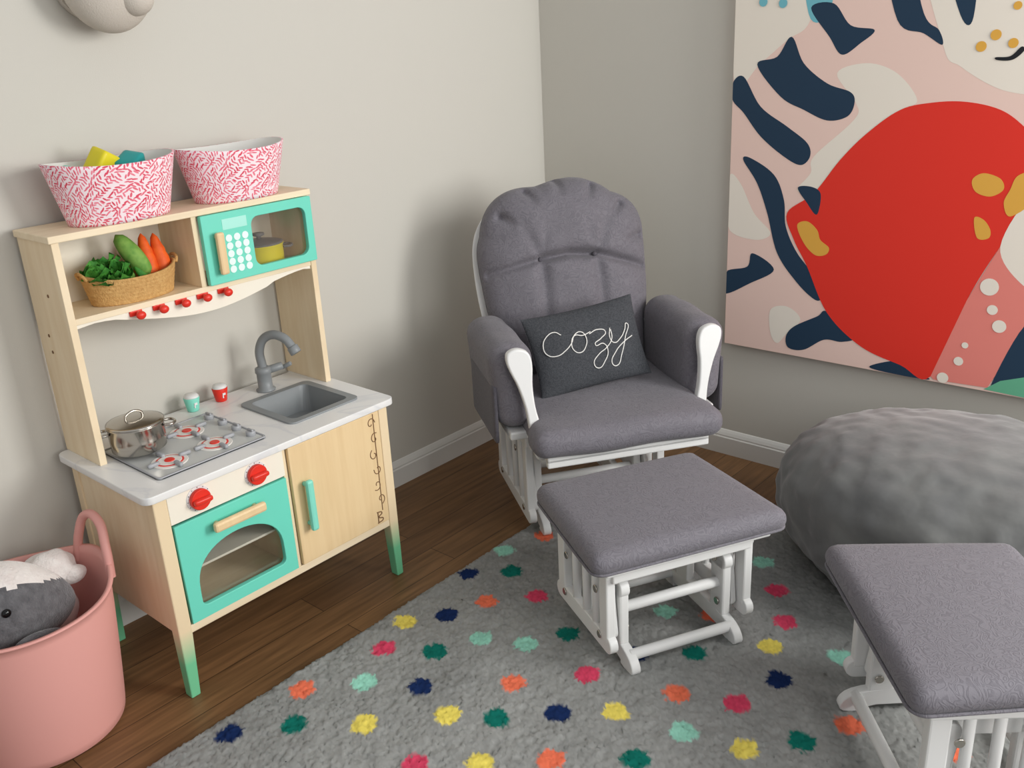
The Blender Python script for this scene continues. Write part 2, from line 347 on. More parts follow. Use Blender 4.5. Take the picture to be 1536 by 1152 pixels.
for c,a,b in dots:
    d=np.hypot(X-a,(Y-b))+wob
    msk=d<.0305
    k_=np.clip((.0335-d)/.006,0,1)[msk][:,None]
    colr[msk,:3]=colr[msk,:3]*(1-k_)+k_*np.array(lin(DC[c])[:3])*(.86+.22*rng.random(msk.sum()))[:,None]
idx=np.arange(nx*ny).reshape(nx,ny)
F=np.stack([idx[:-1,:-1],idx[1:,:-1],idx[1:,1:],idx[:-1,1:]],-1).reshape(-1,4)
me=bpy.data.meshes.new('polka_dot_rug');me.vertices.add(nx*ny);me.vertices.foreach_set('co',np.stack([Xj,Yj,Z],-1).astype(np.float32).ravel())
me.loops.add(len(F)*4);me.loops.foreach_set('vertex_index',F.astype(np.int32).ravel());me.polygons.add(len(F));me.polygons.foreach_set('loop_start',np.arange(0,len(F)*4,4,dtype=np.int32))
me.update(calc_edges=True);me.validate()
ca=me.color_attributes.new('Col','FLOAT_COLOR','POINT');ca.data.foreach_set('color',colr.astype(np.float32).ravel())
rm=bpy.data.materials.new('grey_shag_with_dots');rm.use_nodes=True;N=rm.node_tree.nodes;L=rm.node_tree.links;b=N['Principled BSDF'];b.inputs['Roughness'].default_value=1;b.inputs['Specular IOR Level'].default_value=.05
at=N.new('ShaderNodeVertexColor');at.layer_name='Col';L.new(at.outputs[0],b.inputs['Base Color'])
mk('polka_dot_rug',me,rm,None,smooth=True)

# ------------------------------------------------------------ toy kitchen
K=empty('toy_play_kitchen',(0,0,0))
x0,x1=-1.948,-1.220;yf,yb=-.446,-.026;Hc=.54
bx0,bx1=-1.927,-1.243;by=-.434
counter_z=Hc-.018
sinkh=rrect(-1.492,-.360,-1.294,-.152,.02)
plate('countertop',[rrect(x0,yf,x1,yb,.022),sinkh[::-1]],.018,marble_m,K,UP(counter_z),bev=.002)
def leg(n,ax,bx,ay,by_,tx,ty):
    V=[];
    for z,t in((0,1),(.17,0),(counter_z,0)):
        a,b_=(ax+tx*max(t,0)*(1 if tx>0 else 0)),(bx+tx*t*(1 if tx<0 else 0));c,d=(ay+ty*t*(1 if ty>0 else 0)),(by_+ty*t*(1 if ty<0 else 0))
        V+=[(a,c,z),(b_,c,z),(b_,d,z),(a,d,z)]
    Fa=[(3,2,1,0),(8,9,10,11)]
    for k in(0,4):
        for i in range(4):Fa.append((k+i,k+(i+1)%4,k+4+(i+1)%4,k+4+i))
    me=bpy.data.meshes.new(n);me.from_pydata(V,[],Fa);mk(n,me,leg_m,K,bevel=.003)
leg('leg_1',bx0,bx0+.034,by,by+.034,-.010,-.006);leg('leg_2',bx1-.030,bx1,by,by+.034,.008,-.006)
leg('leg_3',bx0,bx0+.03,-.075,-.045,-.006,0);leg('leg_4',bx1-.03,bx1,-.075,-.045,.006,0)
box('side_panel_left',(bx0+.004,by+.03,.172),(bx0+.018,-.07,counter_z),birch,K,.001)
box('side_panel_right',(bx1-.018,by+.03,.172),(bx1-.004,-.07,counter_z),birch,K,.001)
box('cabinet_bottom',(bx0+.02,by+.004,.165),(bx1-.02,-.05,.186),birch_x,K,.002)
box('cabinet_back',(bx0+.02,-.062,.186),(bx1-.02,-.052,counter_z),cream_p,K,0)
box('divider',(-1.585,by+.006,.186),(-1.573,-.062,counter_z),birch,K,.001)
box('control_panel',(-1.893,by+.001,.449),(-1.584,by+.012,counter_z),cream_p,K,.001)
box('oven_rack',(-1.89,by+.03,.30),(-1.59,-.07,.306),cream_p,K,.001)
arch=[]
for i in range(25):
    t=math.pi*i/24
    arch.append((-1.738+.118*math.cos(t),.262+.108*(max(0,math.sin(t)))**.75))
arch=rrect(-1.856,.222,-1.62,.30,.014)[14:]+arch
plate('oven_door',[[(-1.890,.190),(-1.587,.190),(-1.587,.445),(-1.890,.445)],arch],.014,mint,K,FR(by+.010),bev=.0015)
plate('oven_window',[rrect(-1.865,.215,-1.61,.385,.01)],.002,glass,K,FR(by+.013))
box('oven_handle',(-1.808,by-.034,.400),(-1.668,by-.018,.424),birch_z,K,.006)
for hx in(-1.79,-1.686): cyl('handle_peg',(hx,by-.02,.412),(hx,by-.002,.412),.006,birch_z,K)
for kx in(-1.818,-1.665):
    cyl('dial_plate',(kx,by+.002,.487),(kx,by-.001,.487),.031,white_m,K)
    cyl('knob_base',(kx,by-.0005,.487),(kx,by-.013,.487),.025,red,K)
    rbox('knob_grip',(kx,by-.019,.487),(.046,.014,.013),.005,red,K,n=6,M4=None)
    for a in range(0,360,30):
        t=math.radians(a);box('tick',(kx+.028*math.cos(t)-.001,by-.0014,.487+.028*math.sin(t)-.001),(kx+.028*math.cos(t)+.001,by-.0009,.487+.028*math.sin(t)+.001),dark,K,0)
box('cabinet_door',(-1.571,by-.004,.190),(-1.277,by+.010,counter_z-.004),birch_z,K,.002)
box('cabinet_handle',(-1.548,by-.034,.285),(-1.528,by-.018,.425),mint_l,K,.006)
for hz in(.30,.41): cyl('handle_peg',(-1.538,by-.02,hz),(-1.538,by-.003,hz),.006,mint_l,K)
vine=[(-1.298+.012*math.sin(t*math.pi*1.0),by-.0045,.515-.285*t/9) for t in range(10)]
tube('vine_print',vine,.0013,brownp,K)
for t in range(6):
    zc=.49-.045*t;sx_=1 if t%2 else -1
    sp_=[(-1.303+sx_*.004+(.016-.0018*k)*math.cos(k*.8+t)*.9,by-.0045,zc+(.017-.0019*k)*math.sin(k*.8+t)) for k in range(8)]
    tube('scroll_print_%d'%t,sp_,.0012,brownp,K)
tube('letter_print_stem',[(-1.316,by-.0045,.196),(-1.316,by-.0045,.230)],.0016,brownp,K)
tube('letter_print_bows',[(-1.319,by-.0045,.230),(-1.302,by-.0045,.223),(-1.313,by-.0045,.214),(-1.299,by-.0045,.204),(-1.319,by-.0045,.197)],.0016,brownp,K)
hx0,hx1=-1.918,-1.235;hy=-.194
box('hutch_side_left',(hx0,hy,Hc),(hx0+.017,-.022,1.065),birch,K,.001)
box('hutch_side_right',(hx1-.017,hy,Hc),(hx1,-.012,1.065),birch,K,.001)
for yq,zq in((-.075,.80),(-.075,.84),(-.12,.94)): cyl('screw_cap',(hx0+.001,yq,zq),(hx0-.0012,yq,zq),.004,brownp,K,seg=14,bev=.0003)
box('hutch_top',(hx0-.006,hy-.004,1.065),(hx1+.006,-.022,1.081),birch_x,K,.002)
box('hutch_shelf',(hx0+.017,hy+.002,.878),(hx1-.017,-.022,.892),birch_x,K,.001)
box('hutch_back',(hx0+.017,-.030,.892),(hx1-.017,-.022,1.065),cream_p,K,0)
box('hutch_divider',(-1.582,hy+.003,.892),(-1.568,-.030,1.065),birch,K,.001)
ap=[(hx0+.017,.880),(hx1-.017,.880),(hx1-.017,.868)]
for i in range(25):
    t=i/24;xx=(hx1-.04)+(hx0+.06-(hx1-.04))*t
    ap.append((xx,.872-.036*math.sin(math.pi*min(1,t*1.0))**1.6-(.008 if .2<t<.9 else 0)*math.sin(math.pi*t)))
ap.append((hx0+.017,.868))
plate('apron',[ap],.010,cream_p,K,FR(hy+.016),bev=.001)
for i in range(5):
    hxx=-1.758+i*.0585
    cyl('hook_stem',(hxx,hy+.006,.872),(hxx,hy-.014,.870),.005,red,K)
    sph('hook_ball',(hxx,hy-.016,.869),(.012,.008,.010),red,K,seg=16,rings=10)
    box('hook_plate',(hxx-.018,hy+.001,.865),(hxx+.014,hy+.007,.879),red,K,.003)
mw=[rrect(-1.566,.893,-1.238,1.064,.003,2),rrect(-1.428,.914,-1.260,1.040,.022)]
plate('microwave_door',mw,.014,mint,K,FR(hy+.002),bev=.0015)
plate('microwave_window',[rrect(-1.434,.908,-1.252,1.046,.02)],.0015,glass,K,FR(hy+.003))
bprint=mat('button_print',(226,244,240),.5)
for i in range(3):
    for j in range(5):
        cyl('button_dot',(-1.497+i*.0235,hy-.0118,.922+j*.0195),(-1.497+i*.0235,hy-.0132,.922+j*.0195),.0092,bprint,K,seg=20,bev=.0003)
box('display_print',(-1.510,hy-.0128,1.022),(-1.440,hy-.0118,1.048),mat('display_print',(165,228,214),.5),K,0)
box('microwave_handle',(-1.543,hy-.036,.918),(-1.521,hy-.022,1.022),birch_z,K,.005)
for hz in(.93,1.01): cyl('handle_peg',(-1.532,hy-.024,hz),(-1.532,hy-.011,hz),.005,birch_z,K)
plate('sink_rim',[rrect(-1.506,-.374,-1.280,-.138,.02),rrect(-1.484,-.352,-1.302,-.160,.018)[::-1]],.006,grey_pl,K,UP(Hc-.001),bev=.001)
def basin():
    top=rrect(-1.484,-.352,-1.302,-.160,.018);bot=rrect(-1.470,-.338,-1.316,-.174,.03)
    n=len(top);V=[(x,y,Hc+.002) for x,y in top]+[(x,y,.475) for x,y in bot]
    Fa=[(i,n+i,n+(i+1)%n,(i+1)%n) for i in range(n)]+[tuple(range(n,2*n))]
    me=bpy.data.meshes.new('sink_basin');me.from_pydata(V,[],Fa);return mk('sink_basin',me,grey_pl,K)
basin();cyl('sink_drain',(-1.393,-.256,.4755),(-1.393,-.256,.479),.03,steel,K)
fx,fy=-1.388,-.098
lathe('faucet_base',[(.026,0),(.027,.004),(.020,.008),(.020,.05),(.023,.054),(.022,.066),(.014,.070)],grey_pl,K,(fx,fy,Hc),seg=28)
tube('faucet_spout',[(fx,fy,Hc+.06),(fx,fy,Hc+.125),(fx+.012,fy-.028,Hc+.160),(fx+.03,fy-.072,Hc+.158),(fx+.04,fy-.100,Hc+.128)],.0125,grey_pl,K)
cyl('faucet_tip',(fx+.0385,fy-.096,Hc+.134),(fx+.042,fy-.107,Hc+.116),.0155,grey_pl,K)
cyl('faucet_valve',(fx+.015,fy-.008,Hc+.058),(fx+.05,fy-.02,Hc+.062),.011,grey_pl,K)
cyl('faucet_lever',(fx+.048,fy-.018,Hc+.055),(fx+.062,fy-.045,Hc+.070),.006,grey_pl,K)
sx0,sx1,sy0,sy1=-1.878,-1.588,-.385,-.118
bw=mat('burner_white',(226,222,216),.5)
plate('stove_tray',[rrect(sx0,sy0,sx1,sy1,.01)],.004,lgrey,K,UP(Hc),bev=.001)
plate('stove_tray_lip',[rrect(sx0,sy0,sx1,sy1,.01),rrect(sx0+.005,sy0+.005,sx1-.005,sy1-.005,.008)[::-1]],.006,grey_s,K,UP(Hc),bev=.001)
burn=[(-1.81,-.315),(-1.69,-.315),(-1.81,-.19),(-1.69,-.19)]
for n_,(bxx,byy) in enumerate(burn):
    cyl('burner_ring',(bxx,byy,Hc+.003),(bxx,byy,Hc+.006),.042,bw,K,seg=36)
    cyl('burner_red',(bxx,byy,Hc+.004),(bxx,byy,Hc+.0068),.033,red,K,seg=32)
    cyl('burner_mid',(bxx,byy,Hc+.005),(bxx,byy,Hc+.0078),.028,bw,K,seg=32)
    cyl('burner_cap',(bxx,byy,Hc+.005),(bxx,byy,Hc+.010),.012,red,K,seg=28)
    for a in range(4):
        t=math.radians(a*90+0);T=Matrix.Translation((bxx,byy,Hc+.010))@Matrix.Rotation(t,4,'Z')
        rbox('grate_arm',(.040,0,0),(.030,.011,.010),.004,grey_s,K,n=5,M4=T)
for i in range(4):
    kx,ky=-1.607,-.345+i*.062
    cyl('stove_knob',(kx,ky,Hc+.003),(kx,ky,Hc+.016),.012,grey_s,K);box('stove_knob_bar',(kx-.003,ky-.011,Hc+.014),(kx+.003,ky+.011,Hc+.021),grey_s,K,.002)

def pot(name,c,r,h,body,lid,knob,handles):
    P=empty(name,c)
    lathe('pot_body',[(r*.9,0),(r*.98,.004),(r,h*.5),(r,h-.003),(r*1.04,h),(r*1.04,h+.002),(r*.96,h+.002),(r*.94,h-.004)],body,P,seg=48)
    lathe('pot_lid',[(r*1.02,h+.002),(r*1.03,h+.005),(r*.9,h+.007),(r*.5,h+.012),(r*.12,h+.014)],lid,P,seg=48)
    if knob=='loop': tube('lid_handle',[(-.022,0,h+.011),(-.018,0,h+.024),(.018,0,h+.024),(.022,0,h+.011)],.003,steel,P)
    else: lathe('lid_knob',[(.006,h+.012),(.006,h+.020),(.016,h+.024),(.015,h+.030),(.004,h+.032)],knob,P,seg=20)
    for s in(-1,1):
        a=math.radians(-25);d=Vector((math.cos(a)*s,math.sin(a)*s,0));t=Vector((-d.y,d.x,0))
        z=Vector((0,0,h*.8))
        tube('side_handle',[tuple(d*r*.98-t*.018+z),tuple(d*(r+.018)-t*.016+z),tuple(d*(r+.018)+t*.016+z),tuple(d*r*.98+t*.018+z)],.0035,handles,P)
    return P
pot('toy_cooking_pot',(-1.822,-.205,Hc+.0155),.064,.064,steel,steel,'loop',steel)
pot('toy_stock_pot',(-1.350,-.112,.893),.060,.054,yellow,grey_d,grey_d,grey_d)
for nm,cx_,mm in(('salt_shaker',-1.594,mint_l),('salt_shaker',-1.508,red)):
    P=empty(nm,(cx_,-.062,Hc+.0005))
    lathe('body',[(.014,0),(.0155,.002),(.021,.036),(.020,.038)],mm,P,seg=28)
    lathe('cap',[(.019,.037),(.020,.040),(.016,.046),(.006,.048)],white_m,P,seg=28)
    box('letter_stem',(-.005,-.0190,.012),(-.002,-.0165,.026),white_m,P,0);box('letter_bow',(-.005,-.0197,.020),(.004,-.0172,.026),white_m,P,0)

def bin_(c,a,b,h,ta,tb,rz=0):
    P=empty('fabric_storage_bin',c,rz)
    n=14
    def fn(p,ang,r,z):
        t=z/h;ca_=math.cos(ang);p[0]=ca_*max(abs(ca_),.05)**-.12*(a+(ta-a)*t)*r
        p[1]=math.sin(ang)*(b+(tb-b)*t)*r;p[2]=z+(.010*t*(abs(ca_)**2)-.004*t)
        return p
    lathe('printed_body',[(1,h*i/n) for i in range(n+1)]+[(.965,h)],leaf_m,P,seg=96,func=fn,uvh=2*math.pi*(ta+tb)/2,opentop=True)
    lathe('lining',[(.3,.006),(.95,.007),(.962,h*.98),(.968,h)],pil_w,P,seg=96,func=fn,opentop=True)
    return P
P1=bin_((-1.720,-.125,1.0815),.118,.075,.134,.152,.100)
P2=bin_((-1.404,-.125,1.0815),.112,.075,.128,.146,.098)
toys=empty('toy_building_blocks',(-1.722,-.125,1.0815))
for (px,py,pz,rx,ry,rz_,mm,sz) in((-.01,.02,.120,.3,.5,.3,yellow,(.05,.05,.07)),(.05,.0,.112,.2,-.4,.5,teal_m,(.06,.05,.05)),(-.085,-.01,.108,.1,.3,.2,mint_l,(.05,.04,.04)),(.0,-.01,.06,0,.2,.1,mat('cream_toy',(235,230,215),.6),(.12,.08,.07))):
    rbox('block',(0,0,0),sz,.006,mm,toys,n=6,M4=Matrix.Translation((px,py,pz))@Euler((rx,ry,rz_)).to_matrix().to_4x4())

BX=-1.722
RB=empty('rope_basket',(BX,-.118,.8925))
h=.060;prof=[];nr=7
for i in range(nr*6+1):
    t=i/(nr*6);prof.append((.86+.14*t+.008*abs(math.sin(t*nr*math.pi)),h*t))
def bf(p,a,r,z):
    t=z/h;return [r*.116*math.cos(a),r*.070*math.sin(a),z+.014*t*abs(math.cos(a))**3+ .0]
lathe('woven_body',[(.3,.001)]+prof+[(.93,h),(.9,h*.5),(.85,.008),(.3,.006)],rope,RB,seg=72,func=bf)
for s in(-1,1): tube('loop_handle',[(s*.112,-.02,h+.004),(s*.118,-.015,h+.016),(s*.118,.015,h+.016),(s*.112,.02,h+.004)],.004,rope,RB)
VG=empty('toy_vegetables',(BX,-.118,.8925))
def capsule(name,p0,p1,r0,r1,m,parent,bend=0,flat=1,n=12,rings=0):
    T,h_=align(p0,p1);prof=[(.001,0)]
    for i in range(1,n):
        t=i/n;rad=(r0+(r1-r0)*t)*(math.sin(math.pi*min(1,max(.0,t)))**.35)
        prof.append((rad*(1+ (.05*math.sin(i*2.5) if rings else 0)),h_*t))
    prof.append((.001,h_));return lathe(name,prof,m,parent,seg=20,sy=flat,M4=T)
capsule('carrot_1',(.050,-.01,.02),(.052,.012,.142),.028,.012,orange,VG,rings=1)
capsule('carrot_2',(.086,-.012,.02),(.080,.008,.138),.028,.012,orange,VG,rings=1)
capsule('pea_pod',(.035,-.03,.05),(-.010,.012,.150),.024,.022,green_l,VG)
capsule('pea_pod_leaf',(.02,-.035,.04),(.012,-.005,.12),.018,.012,green,VG,flat=.6)
def leafy(name,c,r,seed):
    random.seed(seed);me=bpy.data.meshes.new(name);bm=bmesh.new()
    for k in range(16):
        a=random.uniform(0,6.28);e=random.uniform(.1,1.3);d=Vector((math.cos(a)*math.cos(e),math.sin(a)*math.cos(e),math.sin(e)))
        q=d.to_track_quat('Z','Y').to_matrix();L_=r*random.uniform(.8,1.15);w=r*.55
        grid=[]
        for i in range(5):
            for j in range(5):
                t=i/4;s=(j/4-.5)*2;ww=w*math.sin(math.pi*(.12+.8*t))**.7
                p=Vector((s*ww,.25*w*s*s+.12*w*math.sin(j*3+i*2),L_*t));grid.append(bm.verts.new(q@p+Vector(c)))
        for i in range(4):
            for j in range(4): bm.faces.new((grid[i*5+j],grid[i*5+j+1],grid[(i+1)*5+j+1],grid[(i+1)*5+j]))
    bm.to_mesh(me);bm.free();return mk(name,me,green,VG,smooth=True)
leafy('lettuce_1',(-.080,-.01,.048),.052,1);leafy('lettuce_2',(-.04,-.03,.045),.05,2);leafy('lettuce_3',(-.05,.015,.06),.05,4)
sph('cabbage',(-.04,-.005,.045),(.05,.035,.035),green_l,VG,disp=.2,dscale=40)

# ------------------------------------------------------------ glider parts
def bar(name,p0,p1,w,t,m,parent,side=None,r=None):
    p0=Vector(p0);p1=Vector(p1);d=(p1-p0);L_=d.length
    outl=[];n=10
    for i in range(n+1):
        a=-math.pi/2+math.pi*i/n;outl.append((L_+w/2*math.cos(a),w/2*math.sin(a)))
    for i in range(n+1):
        a=math.pi/2+math.pi*i/n;outl.append((w/2*math.cos(a),w/2*math.sin(a)))
    ux=d.normalized();nz=Vector((1,0,0));vy=nz.cross(ux)
    T=Matrix(((ux.x,vy.x,nz.x,p0.x-t/2),(ux.y,vy.y,nz.y,p0.y),(ux.z,vy.z,nz.z,p0.z),(0,0,0,1)))
    return plate(name,[outl],t,m,parent,T,bev=.003)
def glider_base(E,W,D,zt,yo=0.0):
    wi=W-.045
    for s in(-1,1):
        x=s*W
        bar('hanging_rail',(x,-D*.80,.075),(x,D*.80,.075),.045,.022,white_m,E)
        for k,yy in enumerate((-.72,-.38,-.05,.3,.72)):
            if k in(0,4): box('side_post',(x-.012,D*yy-.02,.08),(x+.012,D*yy+.02,zt),white_m,E,.004)
            else: cyl('spindle',(x,D*yy,.08),(x,D*yy,zt),.0105,white_m,E)
        box('top_rail',(x-.013,-D*.85,zt-.035),(x+.013,D*.85,zt),white_m,E,.004)
        x=s*wi
        out=[]
        y0_,y1_=-D*1.02+yo,D*1.0+yo
        for (a,b_) in((y0_,.0),(y0_+.05,.0),(y0_+.07,.014),(y1_-.07,.014),(y1_-.05,0),(y1_,0),(y1_+.008,.02),(y1_-.02,.045),(y1_-.10,.058),(y0_+.10,.058),(y0_+.02,.045),(y0_-.008,.02)): out.append((a,b_))
        plate('floor_runner',[cr(out,3)[::-1]],.024,white_m,E,SD(x-.012),bev=.003)
        box('base_post',(x-.012,yo-D*.55-.028,.05),(x+.012,yo-D*.55+.028,zt-.07),white_m,E,.005)
        box('base_post',(x-.012,yo+D*.45-.028,.05),(x+.012,yo+D*.45+.028,zt-.07),white_m,E,.005)
        bar('base_top_rail',(x,yo-D*.62,zt-.085),(x,yo+D*.62,zt-.085),.045,.024,white_m,E)
        for yy in(-.50,.50):
            xa=s*(wi+.0225)
            bar('swing_arm',(xa,D*yy+yo,zt-.085),(xa,D*yy*1.2,.085),.036,.014,white_m,E)
            for zz,yq in((zt-.085,D*yy+yo),(.085,D*yy*1.2)):
                cyl('bolt',(x-s*.014,yq,zz),(x-s*.018,yq,zz),.010,steel,E,seg=16)
                cyl('bolt',(s*(W+.011),yq,zz),(s*(W+.015),yq,zz),.010,steel,E,seg=16)
    for yy,zz in((-.86,.035),(.8,.035),(-.55,.135),(.45,zt-.085)):
        cyl('stretcher',(-wi,D*yy+yo,zz),(wi,D*yy+yo,zz),.0135,white_m,E)
    for yy in(-.84,.84): box('cross_rail',(-W,D*yy-.012,zt-.04),(W,D*yy+.012,zt),white_m,E,.004)
def ottoman(loc,rz):
    E=empty('glider_ottoman',loc,rz)
    glider_base(E,.185,.165,.285,.0)
    def fn(q,p):
        x,y,z=q
        return (x*(1+.05*(-p[1])),y,z)
    box('cushion_board',(-.215,-.18,.285),(.215,.18,.300),white_m,E,.004)
    rbox('seat_cushion',(0,0,.327),(.488,.400,.058),.029,fab,E,n=22,puff=.010,fn=fn)
    pts=rrect(-.241,-.197,.241,.197,.03)
    tube('cushion_piping',[(x*(1+.05*(-y/.2)),y,.308) for x,y in pts],.0035,fab,E,cyc=True,res=3)
    return E
ottoman((-1.036,-1.143,.016),math.atan2(-.47,.88))
ottoman((-1.06,-1.868,.016),math.atan2(-.645,-.765))

# ------------------------------------------------------------ glider chair
G=empty('glider_chair',(-.67,-.722,.016),math.atan2(-.572,.82))
GB=empty('rocking_base',(-.03,.13,0),0,G)
glider_base(GB,.205,.225,.335,.05)
box('seat_frame',(-.235,-.25,.332),(.235,.30,.357),white_m,G,.004)
box('seat_front_rail',(-.235,-.25,.318),(.235,-.228,.345),white_m,G,.004)
def sf(q,p):
    x,y,z=q;return (x*(1+(.06 if y<-.14 else 0)*min(1,(-y-.14)/.05)),y,z+.003*math.sin(x*22)*math.sin(y*17))
rbox('seat_cushion',(-.004,-.02,.394),(.515,.54,.080),.037,fab,G,n=26,puff=.012,fn=sf)
tilt=math.radians(17)
TB=Matrix.Translation((-.002,.215,.405))@Matrix.Rotation(-tilt,4,'X')
Hb=.602
def wv(v):
    base_=.218+.052*math.sin(min(1,v/.6)*math.pi/2)
    if v>.6: base_*=max(0,1-((v-.6)/.4)**2.9)**(1/2.2)
    return base_
def seg(px,pz,a,b_):
    ax,az=a;bx_,bz=b_;dx,dz=bx_-ax,bz-az;t=max(0,min(1,((px-ax)*dx+(pz-az)*dz)/(dx*dx+dz*dz)));return math.hypot(px-ax-t*dx,pz-az-t*dz),t
B1=(-.088,.365);B2=(.088,.365)
cre=[(B1,(0,.374),.050,.012,0),((0,.374),B2,.050,.012,0),(B1,(-.25,.335),.028,.011,.7),(B2,(.25,.315),.042,.011,.4),(B1,(-.095,.02),.022,.018,.7),(B2,(.095,.02),.022,.018,.7),(B1,(-.15,.50),.014,.016,1.3),(B1,(-.06,.48),.012,.015,1.4),(B2,(.06,.48),.012,.015,1.4),(B2,(.15,.50),.014,.016,1.3)]
# short valleys running in from the scalloped rim
for a in range(22,160,23):
    t=math.radians(a);ox,oz=.268*math.cos(t),.30+.30*math.sin(t)
    cre.append(((ox,oz),(ox*.76,.30+(oz-.30)*.82),.028,.012,1.6))
def backshape(inflate,tf,tb,name,m,frame=False):
    nu,nv=100,130;V=[];Fa=[]
    for side in(0,1):
        for j in range(nv+1):
            v=math.sin(j/nv*math.pi/2)*.5+j/nv*.5
            for i in range(nu+1):
                u=math.sin((-1+2*i/nu)*math.pi/2);w=wv(v)
                th=math.atan2((v-.5)*Hb,w*u+1e-9)
                sc_=1+ (0.034*abs(math.sin((th-math.radians(22-11.5))*180/23/2))-.01 if (v>.5 and not frame) else 0)*(min(1,(v-.5)/.2))
                x=u*w*sc_;z=.0+v*Hb*(1+(sc_-1)*.9)
                ex=max(0,1-abs(u)**2.6)**.5;ez=min(1,(v/.07))**.5*max(0,(1-((v-.0))**14))**.5
                t=(tf if side==0 else tb)*ex*ez
                if side==0 and not frame:
                    c_=0
                    for a,b_,dep,wd,fd in cre:
                        d,tt=seg(x,z,a,b_);c_=max(c_,dep*(math.exp(-(d/wd)**2)+.35*math.exp(-(d/wd/2.6)**2))/1.35*max(0,1-.6*tt*fd))
                    t=max(.004,t-c_)
                    t+=.003*math.sin(x*40)*math.sin(z*30)*ex
                V.append(((x*(1+inflate/.25)),(-t if side==0 else t),z*(1+inflate/.6)))
    k=(nu+1)*(nv+1)
    for side in(0,1):
        for j in range(nv):
            for i in range(nu):
                a=side*k+j*(nu+1)+i;q=(a,a+1,a+nu+2,a+nu+1);Fa.append(q if side==0 else q[::-1])
    me=bpy.data.meshes.new(name);me.from_pydata(V,[],Fa)
    bm=bmesh.new();bm.from_mesh(me);bmesh.ops.remove_doubles(bm,verts=bm.verts,dist=.0006);bm.to_mesh(me);bm.free()
    return mk(name,me,m,G,smooth=True,M4=TB)
backshape(0,.095,.03,'back_cushion',fab)
o=backshape(-.002,.012,.012,'back_frame',white_m,True);o.location=Matrix.Rotation(-tilt,3,'X')@Vector((-.014,.034,-.012))
for b_ in(B1,B2):
    p=TB@Vector((b_[0],-.054,b_[1]));sph('tuft_button',p,(.008,.006,.008),fab_d,G,seg=14,rings=8)
for s in(-1,1):
    def af(q,p,s=s):
        x,y,z=q;tz=(z+.13)/.26
        return (x*(1+.15*tz)+s*.010*tz, y, z+.012*math.cos(y*6)+.002*math.sin(y*40+x*20))
    rbox('arm_cushion',(s*.278,.058,.503),(.112,.37,.245),.050,fab,G,n=18,fn=af)
    rbox('arm_pocket',(s*.338,.04,.435),(.014,.30,.17),.007,fab_d,G,n=10)
    ol=[(-.016,.32),(.016,.32),(.019,.37),(.016,.42),(.014,.47),(.020,.53),(.031,.575),(.034,.605),(.026,.626),(0,.635),(-.026,.626),(-.034,.605),(-.031,.575),(-.020,.53),(-.014,.47),(-.016,.42),(-.019,.37)]
    T=Matrix.Translation((s*.229,-.148,0))@Matrix(((1,0,s*.17,-s*.17*.32),(0,1,.10,-.10*.45),(0,0,1,0),(0,0,0,1)))@Matrix.Rotation(math.pi/2,4,'X')
    plate('arm_scroll',[cr(ol,4)],.024,white_m,G,T,bev=.005)
    box('arm_board',(s*.276-.03,-.13,.362),(s*.276+.03,.24,.386),white_m,G,.005)
    box('back_post',(s*.222-.014,.22,.30),(s*.222+.014,.26,.56),white_m,G,.005,)

# cozy pillow
PW=empty('throw_pillow');
pw,ph,pt=.350,.243,.042
def pz_(u,v): return pt*max(0,(1-abs(u)**2.6)*(1-abs(v)**2.6))**.55
def pillow():
    n=36
    for side,m_ in((1,pil),(-1,pil_w)):
        V=[];Fa=[]
        for j in range(n+1):
            for i in range(n+1):
                u=math.sin((-1+2*i/n)*math.pi/2);v=math.sin((-1+2*j/n)*math.pi/2)
                pinx=1-.05*(1-v*v)*abs(u);pinz=1-.06*(1-u*u)*abs(v)
                V.append((u*pw/2*pinx,-side*(pz_(u,v)+.002*math.sin(u*9)*math.sin(v*7)*(1-u*u)*(1-v*v)),v*ph/2*pinz))
        for j in range(n):
            for i in range(n):
                a=j*(n+1)+i;q=(a,a+1,a+n+2,a+n+1);Fa.append(q if side==1 else q[::-1])
        me=bpy.data.meshes.new('cover');me.from_pydata(V,[],Fa);mk('front_cover' if side==1 else 'back_cover',me,m_,PW,smooth=True)
pillow()
strokes=[[(838,509),(829,505),(818,511),(813,523),(818,535),(831,537),(843,530),(852,520),(857,509),(866,505),(873,512),(872,525),(864,533),(855,530),(852,520),(857,510),(868,510),(880,505)],
[(878,508),(891,502),(902,505),(895,514),(886,523),(898,521),(904,530),(899,545),(890,554),(883,548),(890,536),(903,526),(911,514),(910,502)],
[(909,500),(908,513),(914,520),(924,514),(932,502),(936,493),(932,512),(925,535),(917,551),(910,548),(916,532),(929,519),(943,510)]]
for k,s_ in enumerate(strokes):
    pts=[]
    for X_,Y_ in s_:
        du,dv=X_-881,523-Y_;a=(du*.977+dv*.213)*.00208;b_=(dv*.977-du*.213)*.00215
        pts.append((a,-(pz_(a/(pw/2),b_/(ph/2))+.0015),b_))
    tube('lettering_%d'%k,pts,.0015,pil_w,PW)
PW.location=G.matrix_basis@Vector((-.028,.02,.445+.112))
PW.rotation_euler=(Matrix.Rotation(G.rotation_euler.z+.04,3,'Z')@Matrix.Rotation(-.42,3,'X')@Matrix.Rotation(-.10,3,'Y')).to_euler()

